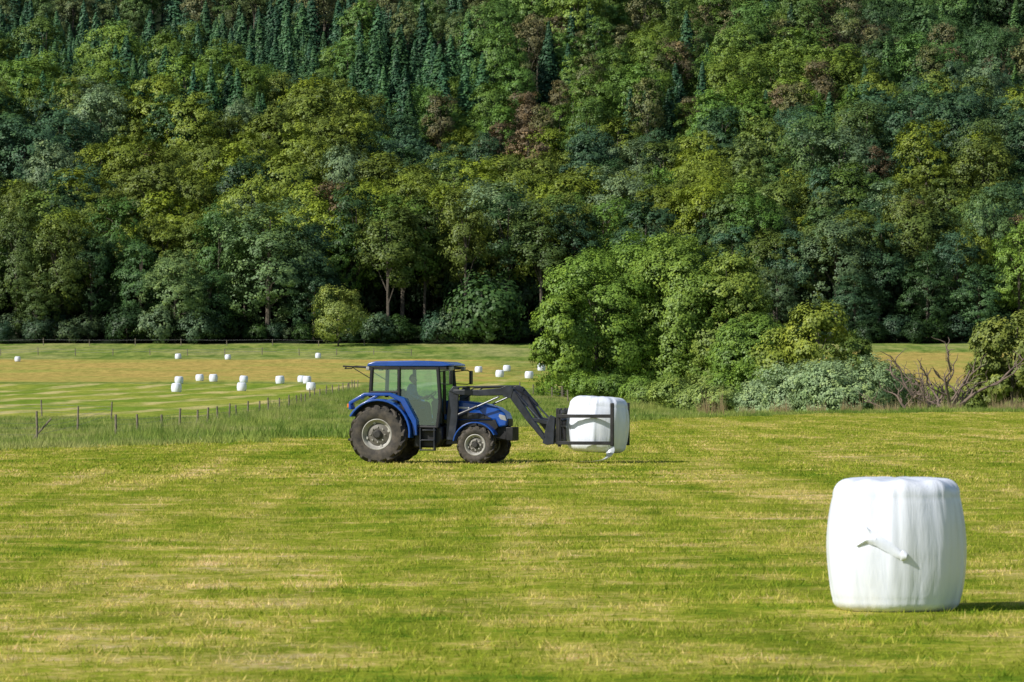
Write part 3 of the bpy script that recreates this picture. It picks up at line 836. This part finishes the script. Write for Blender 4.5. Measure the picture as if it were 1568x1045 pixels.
for sgn, nm in ((-1, "right"), (1, "left")):
    out = []; inn = []
    A = [math.radians(a) for a in np.linspace(150, -8, 17)]
    for a in A:
        out.append((.90 * math.cos(a) + .03, .80 + .90 * math.sin(a))); inn.append((.845 * math.cos(a) + .03, .80 + .845 * math.sin(a)))
    prism("rear_fender_" + nm, out + inn[::-1], sgn * .60, sgn * 1.0, M_BLUE, T, .015)
    arc = [(.86 * math.cos(a) + .03, .80 + .86 * math.sin(a)) for a in A]
    prism("wheel_arch_wall_" + nm, arc, sgn * .53, sgn * .595, M_BLK, T)
    prism("fender_top_" + nm, [(-.72, 1.42), (-.74, 1.56), (-.35, 1.78), (.30, 1.78), (.62, 1.62), (.92, 1.1), (.98, .74), (1.08, .74), (1.06, 1.15), (.74, 1.72), (.35, 1.86), (-.38, 1.86), (-.80, 1.62), (-.80, 1.42)],
          sgn * .52, sgn * .88, M_BLUE, T, .02)
    box("tail_lamp_" + nm, (-.82, sgn * .78, 1.52), (.05, .18, .1), M_ORANGE, T, .01)
prism("cab_floor", [(-.2, 1.0), (1.62, .92), (1.62, 1.02), (-.2, 1.1)], -.70, .70, M_BLK, T, .01)
prism("roof", [(-.34, 2.56), (-.30, 2.64), (-.1, 2.69), (1.0, 2.705), (1.72, 2.67), (1.93, 2.61), (1.95, 2.565), (1.7, 2.55)], -.76, .76, M_BLUE, T, .03)
prism("roof_lining", [(-.28, 2.47), (-.28, 2.555), (1.84, 2.548), (1.84, 2.47)], -.73, .73, M_BLK, T, .01)
def pillar(nm, a, b, w=.055, mid=None):
    P = [a] + ([mid] if mid else []) + [b]
    rod(nm, P, w / 2 * 1.25, M_BLK, T, 8)
for sgn, nm in ((-1, "right"), (1, "left")):
    yb = sgn * .76; yt = sgn * .71
    pillar("rear_pillar_" + nm, (-.24, yb * .98, 1.74), (-.20, yt, 2.53), .085)
    pillar("mid_pillar_" + nm, (.86, yb, .98), (.54, yt, 2.53), .08, mid=(.55, yb, 1.76))
    pillar("front_pillar_" + nm, (1.60, yb, .96), (1.60, yt, 2.53), .085, mid=(1.68, yb, 1.6))
    pillar("sill_" + nm, (.84, yb, .98), (1.62, yb, .96), .07)
    pillar("window_rail_" + nm, (-.24, yb, 1.88), (.55, yb, 1.88), .05)
    for gname, pts in (("side_window_", [(-.22, 1.89), (.53, 1.89), (.52, 2.5), (-.19, 2.5)]),
                       ("door_glass_", [(.88, 1.0), (1.58, 1.0), (1.65, 1.6), (1.58, 2.5), (.56, 2.5), (.58, 1.78)])):
        me = bpy.data.meshes.new(gname + nm)
        me.from_pydata([(p[0], sgn * (.745 - .035 * (p[1] - 1) / 1.5), p[1]) for p in pts], [], [tuple(range(len(pts)))]); me.update()
        finish(me, gname + nm, M_GLASS, T)
    box("door_handle_" + nm, (.72, sgn * .79, 1.62), (.12, .03, .05), M_BLK, T, .008)
    rod("mirror_arm_" + nm, [(1.66, sgn * .72, 2.42), (1.95, sgn * .92, 2.46), (2.02, sgn * .96, 2.40)], .015, M_BLK, T, 6)
    rod("mirror_arm_low_" + nm, [(1.66, sgn * .72, 2.1), (1.95, sgn * .92, 2.08), (2.02, sgn * .96, 2.12)], .012, M_BLK, T, 6)
    box("mirror_" + nm, (2.03, sgn * .98, 2.26), (.06, .2, .36), M_BLK, T, .02)
    box("work_lamp_front_" + nm, (1.93, sgn * .58, 2.50), (.10, .16, .10), M_LAMP, T, .02)
    box("work_lamp_back_" + nm, (-.34, sgn * .58, 2.50), (.10, .16, .10), M_LAMP, T, .02)
me = bpy.data.meshes.new("windscreen"); me.from_pydata([(1.66, -.7, 1.35), (1.66, .7, 1.35), (1.63, .68, 2.5), (1.63, -.68, 2.5)], [], [(0, 1, 2, 3)]); me.update(); finish(me, "windscreen", M_GLASS, T)
rod("rear_window_frame", [(-.30, -.62, 2.52), (-1.02, -.62, 2.56), (-1.02, .62, 2.56), (-.30, .62, 2.52)], .022, M_BLK, T, 8)
me = bpy.data.meshes.new("rear_window_glass"); me.from_pydata([(-.32, -.6, 2.52), (-1.0, -.6, 2.557), (-1.0, .6, 2.557), (-.32, .6, 2.52)], [], [(0, 1, 2, 3)]); me.update(); finish(me, "rear_window_glass", M_GLASS, T)
for sgn in (-1, 1): rod("window_strut", [(-.22, sgn * .6, 2.2), (-.8, sgn * .6, 2.54)], .012, M_FRAME, T, 6)
rod("rear_window_handle", [(-1.02, -.3, 2.56), (-1.08, -.3, 2.50), (-1.08, .3, 2.50), (-1.02, .3, 2.56)], .015, M_BLK, T, 6)
prism("seat", [(.25, 1.1), (.35, 1.42), (.30, 1.95), (.42, 1.97), (.50, 1.50), (.85, 1.48), (.86, 1.36), (.62, 1.3), (.6, 1.1)], -.25, .25, M_SEAT, T, .04)
prism("dashboard", [(1.35, 1.02), (1.28, 1.62), (1.42, 1.72), (1.62, 1.62), (1.62, 1.02)], -.28, .28, M_BLK, T, .03)
prism("side_console", [(.2, 1.1), (.25, 1.45), (1.0, 1.42), (1.0, 1.1)], .36, .66, M_BLK, T, .03)
rod("steering_column", [(1.36, 0, 1.6), (1.22, 0, 1.78)], .03, M_BLK, T)
sw = [(1.22 + .19 * math.cos(a) * .6, .19 * math.sin(a), 1.78 + .19 * math.cos(a) * .55) for a in np.linspace(0, 2 * math.pi, 21)]
rod("steering_wheel", sw, .014, M_BLK, T, 6)
hood = [(1.66, 1.14), (1.66, 1.66), (2.2, 1.645), (2.75, 1.575), (3.1, 1.47), (3.3, 1.33), (3.38, 1.12), (3.36, .98), (3.15, .95), (3.05, 1.14)]
prism("hood", hood, -.37, .37, M_BLUE, T, .05, taper=lambda x, z: 1 - .14 * max(0, (x - 2.4)) - (.14 if z > 1.4 else 0))
prism("engine_side_panel", [(1.75, .88), (1.75, 1.16), (3.06, 1.16), (3.14, .96), (3.0, .82)], -.335, .335, M_BLK, T, .02)
for sgn in (-1, 1):
    prism("hood_grille", [(1.80, 1.17), (1.82, 1.36), (2.65, 1.33), (2.95, 1.2), (2.95, 1.17)], sgn * .345, sgn * .378, M_BLK, T, .008)
    for k in range(6):
        box("grille_slat", (1.92 + .16 * k, sgn * .384, 1.25), (.10, .012, .10), M_FRAME, T, .003)
    prism("hood_decal", [(1.85, 1.455), (1.85, 1.50), (2.35, 1.485), (2.35, 1.44)], sgn * .345, sgn * .362, M_WHITE, T)
    prism("headlamp", [(3.12, 1.18), (3.16, 1.30), (3.32, 1.26), (3.36, 1.12)], sgn * .20, sgn * .325, M_LAMP, T, .01)
box("front_grille", (3.375, 0, 1.08), (.03, .42, .2), M_BLK, T, .01)
rod("exhaust", [(1.72, -.46, 1.3), (1.72, -.50, 1.7), (1.74, -.60, 2.45)], [.05, .045, .035], M_BLK, T, 12)
for sgn, nm in ((-1, "right"), (1, "left")):
    A = [math.radians(a) for a in np.linspace(172, 25, 13)]
    o_ = [(2.66 + .60 * math.cos(a), .52 + .585 * math.sin(a)) for a in A]; i_ = [(2.66 + .565 * math.cos(a), .52 + .55 * math.sin(a)) for a in A]
    prism("front_fender_" + nm, o_ + i_[::-1], sgn * .58, sgn * .95, M_BLUE, T, .01)
    rod("fender_bracket_" + nm, [(2.66, sgn * .5, .6), (2.62, sgn * .56, 1.08)], .025, M_BLK, T, 6)
for sgn in (-1, 1):
    rod("lower_link", [(-.1, sgn * .28, .6), (-.95, sgn * .42, .62)], .035, M_FRAME, T, 8)
    rod("lift_rod", [(-.45, sgn * .3, 1.15), (-.6, sgn * .37, .62)], .022, M_FRAME, T, 8)
rod("top_link", [(-.25, 0, 1.05), (-.95, 0, 1.0)], .03, M_FRAME, T, 8)
box("rear_hitch", (-.45, 0, .7), (.4, .35, .5), M_BLK, T, .03)
# ---- front loader
for sgn in (-1, 1):
    ya, yb = sgn * .47, sgn * .60
    y0, y1 = min(ya, yb), max(ya, yb); ym = (ya + yb) / 2
    prism("loader_tower", [(1.78, .62), (2.02, .62), (2.10, 1.2), (2.12, 2.0), (1.98, 2.04), (1.86, 1.9), (1.80, 1.2)], y0 + .01, y1 - .01, M_FRAME, T, .015)
    prism("loader_bracket", [(1.75, .5), (3.1, .6), (3.1, .76), (1.75, .74)], min(sgn * .40, sgn * .46), max(sgn * .40, sgn * .46), M_FRAME, T, .01)
    band("loader_arm", [(1.98, 1.88), (2.7, 1.86), (3.36, 1.90), (3.60, 1.80), (4.02, 1.20), (4.46, .66)], [.13, .16, .20, .22, .17, .12], y0, y1, M_FRAME, T, .015)
    prism("knee_plate", [(3.25, 1.98), (3.45, 2.06), (3.62, 1.98), (3.55, 1.72), (3.35, 1.76)], y0 - .012, y1 + .012, M_FRAME, T, .006)
    rod("lift_cylinder", [(1.96, ym, 1.22), (2.62, ym, 1.50)], .045, M_FRAME, T, 12)
    rod("lift_rod", [(2.62, ym, 1.50), (3.22, ym, 1.76)], .024, M_CHROME, T, 10)
    rod("levelling_link", [(2.04, ym, 2.01), (3.44, ym, 2.04)], .022, M_FRAME, T, 8)
    rod("tilt_cylinder", [(3.54, ym, 2.0), (3.98, ym, 1.52)], .042, M_FRAME, T, 12)
    rod("tilt_rod", [(3.98, ym, 1.52), (4.36, ym, 1.12)], .022, M_CHROME, T, 10)
    prism("tilt_link", [(4.0, 1.18), (4.08, 1.22), (4.42, 1.16), (4.62, 1.12), (4.6, 1.02), (4.38, 1.06)], y0 + .02, y1 - .02, M_FRAME, T, .008)
    rod("hydraulic_hose", [(2.0, ym - sgn * .09, 1.7), (2.5, ym - sgn * .1, 1.98), (3.3, ym - sgn * .1, 2.02), (3.7, ym - sgn * .1, 1.78), (4.2, ym - sgn * .1, 1.0)], .015, M_BLK, T, 6)
    prism("carriage_plate", [(4.40, .55), (4.52, .5), (4.70, .52), (4.74, 1.22), (4.60, 1.28), (4.50, 1.0)], y0, y1, M_FRAME, T, .01)
rod("loader_cross_tube", [(4.06, -.5, 1.14), (4.06, .5, 1.14)], .07, M_FRAME, T, 12)
for z in (.62, 1.0, 1.36):
    box("gripper_crossbar", (4.80, 0, z), (.09, 1.15, .09), M_BLK, T, .012)
for yy in (-.55, -.2, .2, .55):
    box("gripper_upright", (4.80, yy, 1.0), (.075, .07, .92), M_BLK, T, .012)
rod("gripper_ram", [(4.86, -.5, 1.15), (4.86, .1, 1.15)], .04, M_FRAME, T, 10)
rod("gripper_ram_rod", [(4.86, .1, 1.15), (4.86, .5, 1.15)], .022, M_CHROME, T, 10)
for sgn, nm in ((-1, "right"), (1, "left")):
    for z in (1.26, .56):
        V = []; path = [(4.84, .50), (4.86, .78), (5.0, .87), (5.7, .88), (6.34, .87)]
        F = []
        for (xx, yy) in path:
            for dy, dz in ((-.03, -.045), (.03, -.045), (.03, .045), (-.03, .045)):
                V.append((xx - (dy if xx < 4.9 else 0), sgn * (yy + (dy if xx > 4.9 else 0)), z + dz))
        for i in range(4):
            for q in range(4): F.append((i * 4 + q, i * 4 + (q + 1) % 4, i * 4 + 4 + (q + 1) % 4, i * 4 + 4 + q))
        F += [(0, 1, 2, 3), (16, 17, 18, 19)]
        me = bpy.data.meshes.new("grip_bar"); me.from_pydata(V, [], F); me.update(); finish(me, "grip_bar_" + nm, M_BLK, T, .008)
    box("grip_upright_" + nm, (6.34, sgn * .872, 1.04), (.095, .075, 1.12), M_BLK, T, .02)
    rod("grip_hinge_" + nm, [(4.86, sgn * .60, .46), (4.86, sgn * .60, 1.42)], .045, M_BLK, T, 10)
hb = link(bpy.data.objects.new("carried_bale", bale_mesh("carried_bale", .81, 1.44, 8, fold=1.3, cr=.24, rk=.92)), T)
hb.location = (5.70, 0, .31); hb.rotation_euler = (math.radians(1), math.radians(3.5), 1.0)
def tail():
    path = [(6.12, -.48, .50), (6.24, -.56, .34), (6.20, -.60, .20), (6.02, -.64, .10), (5.72, -.66, .07), (5.45, -.68, .07)]
    V = []; F = []
    for i, p in enumerate(path):
        w = .12 - .012 * i
        V += [(p[0] - w, p[1], p[2] - w * .3 * (i < 3)), (p[0], p[1] - .03, p[2] + .02), (p[0] + w, p[1] + .02, p[2] + w * .5 * (i < 3))]
    for i in range(len(path) - 1):
        for k in range(2): a = i * 3 + k; F.append((a, a + 3, a + 4, a + 1))
    me = bpy.data.meshes.new("loose_film"); me.from_pydata(V, [], F); me.update()
    o = finish(me, "loose_film", pbr("loose_film", (.50, .54, .60), .35), T, smooth=True)
    s = o.modifiers.new("sub", 'SUBSURF'); s.levels = 2; s.render_levels = 2
tail()

# ------------------------------------------------------------------ driver
M_SHIRT = pbr("work_shirt", (0.12, 0.26, 0.48), .8); M_SKIN = pbr("skin", (0.50, 0.29, 0.20), .5, var=.05)
M_TROU = pbr("work_trousers", (0.03, 0.035, 0.05), .85); M_HAIR = pbr("hair", (0.05, 0.03, 0.02), .7)
D = empty("tractor_driver", (0, 0, 0), 0, T)   # seated in the cab, rides with the tractor
def skin_fig(name, V, E, R, mat, root=0):
    me = bpy.data.meshes.new(name); me.from_pydata(V, E, []); me.update()
    o = bpy.data.objects.new(name, me); link(o, D); me.materials.append(mat)
    m = o.modifiers.new("skin", 'SKIN'); m.use_smooth_shade = True
    for i, r in enumerate(R):
        sv = me.skin_vertices[0].data[i]; sv.radius = (r, r) if isinstance(r, float) else r; sv.use_root = (i == root)
    s = o.modifiers.new("sub", 'SUBSURF'); s.levels = 2; s.render_levels = 2
    return o
V = [(.66, 0, 1.56), (.64, 0, 1.75), (.66, 0, 1.92), (.68, 0, 2.04), (.69, 0, 2.10),
     (.67, -.17, 1.99), (.76, -.24, 1.76), (.98, -.20, 1.70), (.67, .17, 1.99), (.76, .24, 1.76), (.98, .20, 1.70)]
E = [(0, 1), (1, 2), (2, 3), (3, 4), (3, 5), (5, 6), (6, 7), (3, 8), (8, 9), (9, 10)]
skin_fig("torso", V, E, [(.15, .13), (.14, .12), (.16, .12), .08, .055, .065, .05, .04, .065, .05, .04], M_SHIRT)
V = [(.66, 0, 1.54), (.70, -.11, 1.54), (1.10, -.13, 1.58), (1.16, -.13, 1.16), (1.30, -.13, 1.10), (.70, .11, 1.54), (1.10, .13, 1.58), (1.16, .13, 1.16), (1.30, .13, 1.10)]
skin_fig("legs", V, [(0, 1), (1, 2), (2, 3), (3, 4), (0, 5), (5, 6), (6, 7), (7, 8)], [.13, .095, .065, .045, .04, .095, .065, .045, .04], M_TROU)
for s in (-1, 1):
    V = [(.98, s * .20, 1.70), (1.08, s * .185, 1.74)]; E = [(0, 1)]; R = [.032, .035]
    for k in range(4):
        b = len(V); yo = s * (.16 + .02 * k); ln = (.06, .07, .065, .05)[k]
        V += [(1.15, yo, 1.775 + .004 * k), (1.15 + ln * .6, yo, 1.79), (1.15 + ln * .75, yo, 1.755)]; E += [(1, b), (b, b + 1), (b + 1, b + 2)]; R += [.011, .0095, .008]
    b = len(V); V += [(1.10, s * .145, 1.755), (1.15, s * .13, 1.75)]; E += [(1, b), (b, b + 1)]; R += [.012, .010]
    skin_fig("hand_" + ("left" if s > 0 else "right"), V, E, R, M_SKIN)
def head():
    V = []; F = []; nu, nv = 24, 18
    for j in range(nv + 1):
        ph = math.pi * j / nv
        for i in range(nu):
            th = 2 * math.pi * i / nu
            x = math.cos(th) * math.sin(ph); y = math.sin(th) * math.sin(ph); z = math.cos(ph)
            X = x * .098; Y = y * .076; Zz = z * .12
            if z < -.2: X *= 1 - .15 * (-z - .2) if x > 0 else 1 - .5 * (-z - .2); Y *= 1 - .35 * (-z - .2)
            if x > .9 and -.35 < z < .1: X += .024 * (1 - abs(z + .15) / .25)      # nose
            if x > .8 and .05 < z < .25 and abs(y) > .2: X -= .012                   # eye sockets
            if x > .85 and -.62 < z < -.48: X += .006                                 # mouth
            if abs(y) > .93 and abs(z) < .25: Y *= 1.16                               # ears
            V.append((X, Y, Zz))
    for j in range(nv):
        for i in range(nu): F.append((j * nu + i, (j + 1) * nu + i, (j + 1) * nu + (i + 1) % nu, j * nu + (i + 1) % nu))
    me = bpy.data.meshes.new("head"); me.from_pydata(V, [], F); me.update(); me.validate()
    o = finish(me, "head", M_SKIN, D, smooth=True); o.location = (.715, 0, 2.22); o.rotation_euler = (0, .1, -.2)
    V2 = [(v[0] * 1.1 - .006, v[1] * 1.1, v[2] * 1.1 + .004) for v in V]
    F2 = [f for f in F if all((V2[q][2] > .055) or (V2[q][0] < -.02 and V2[q][2] > -.06) for q in f)]
    me = bpy.data.meshes.new("hair"); me.from_pydata(V2, [], F2); me.update()
    o = finish(me, "hair", M_HAIR, D, smooth=True); o.location = (.715, 0, 2.22); o.rotation_euler = (0, .1, -.2)
head()

# ------------------------------------------------------------------ light, sky, camera
el = math.radians(38); az = math.radians(60)   # sun is behind the camera and to the left
sd = Vector((-math.sin(az) * math.cos(el), -math.cos(az) * math.cos(el), math.sin(el)))
sun = bpy.data.lights.new("sun", 'SUN'); sun.energy = 5.0; sun.angle = math.radians(.5); sun.color = (1.0, .95, .86)
so = bpy.data.objects.new("sun", sun); link(so); so.rotation_euler = (-sd).to_track_quat('-Z', 'Y').to_euler(); so.location = (-50, -50, 80)
w = bpy.data.worlds.new("World"); sc.world = w; w.use_nodes = True
nt = w.node_tree; bg = nt.nodes['Background']; sky = nt.nodes.new('ShaderNodeTexSky'); sky.sky_type = 'NISHITA'; sky.sun_disc = False
sky.sun_elevation = el; sky.sun_rotation = math.atan2(sd.x, sd.y); sky.air_density = 1.0; sky.dust_density = .6
nt.links.new(sky.outputs[0], bg.inputs[0]); bg.inputs[1].default_value = .09
cam = bpy.data.cameras.new("camera"); co = bpy.data.objects.new("camera", cam); link(co)
cam.lens = 150; cam.sensor_width = 36; cam.clip_start = .5; cam.clip_end = 8000
co.location = (0, 0, HCAM); co.rotation_euler = (math.radians(90 + .5218), 0, 0)
cam.dof.use_dof = True; cam.dof.focus_distance = 114; cam.dof.aperture_fstop = 8
sc.camera = co
sc.view_settings.view_transform = 'Standard'; sc.view_settings.look = 'None'; sc.view_settings.exposure = 0
print("objects", len(bpy.data.objects))
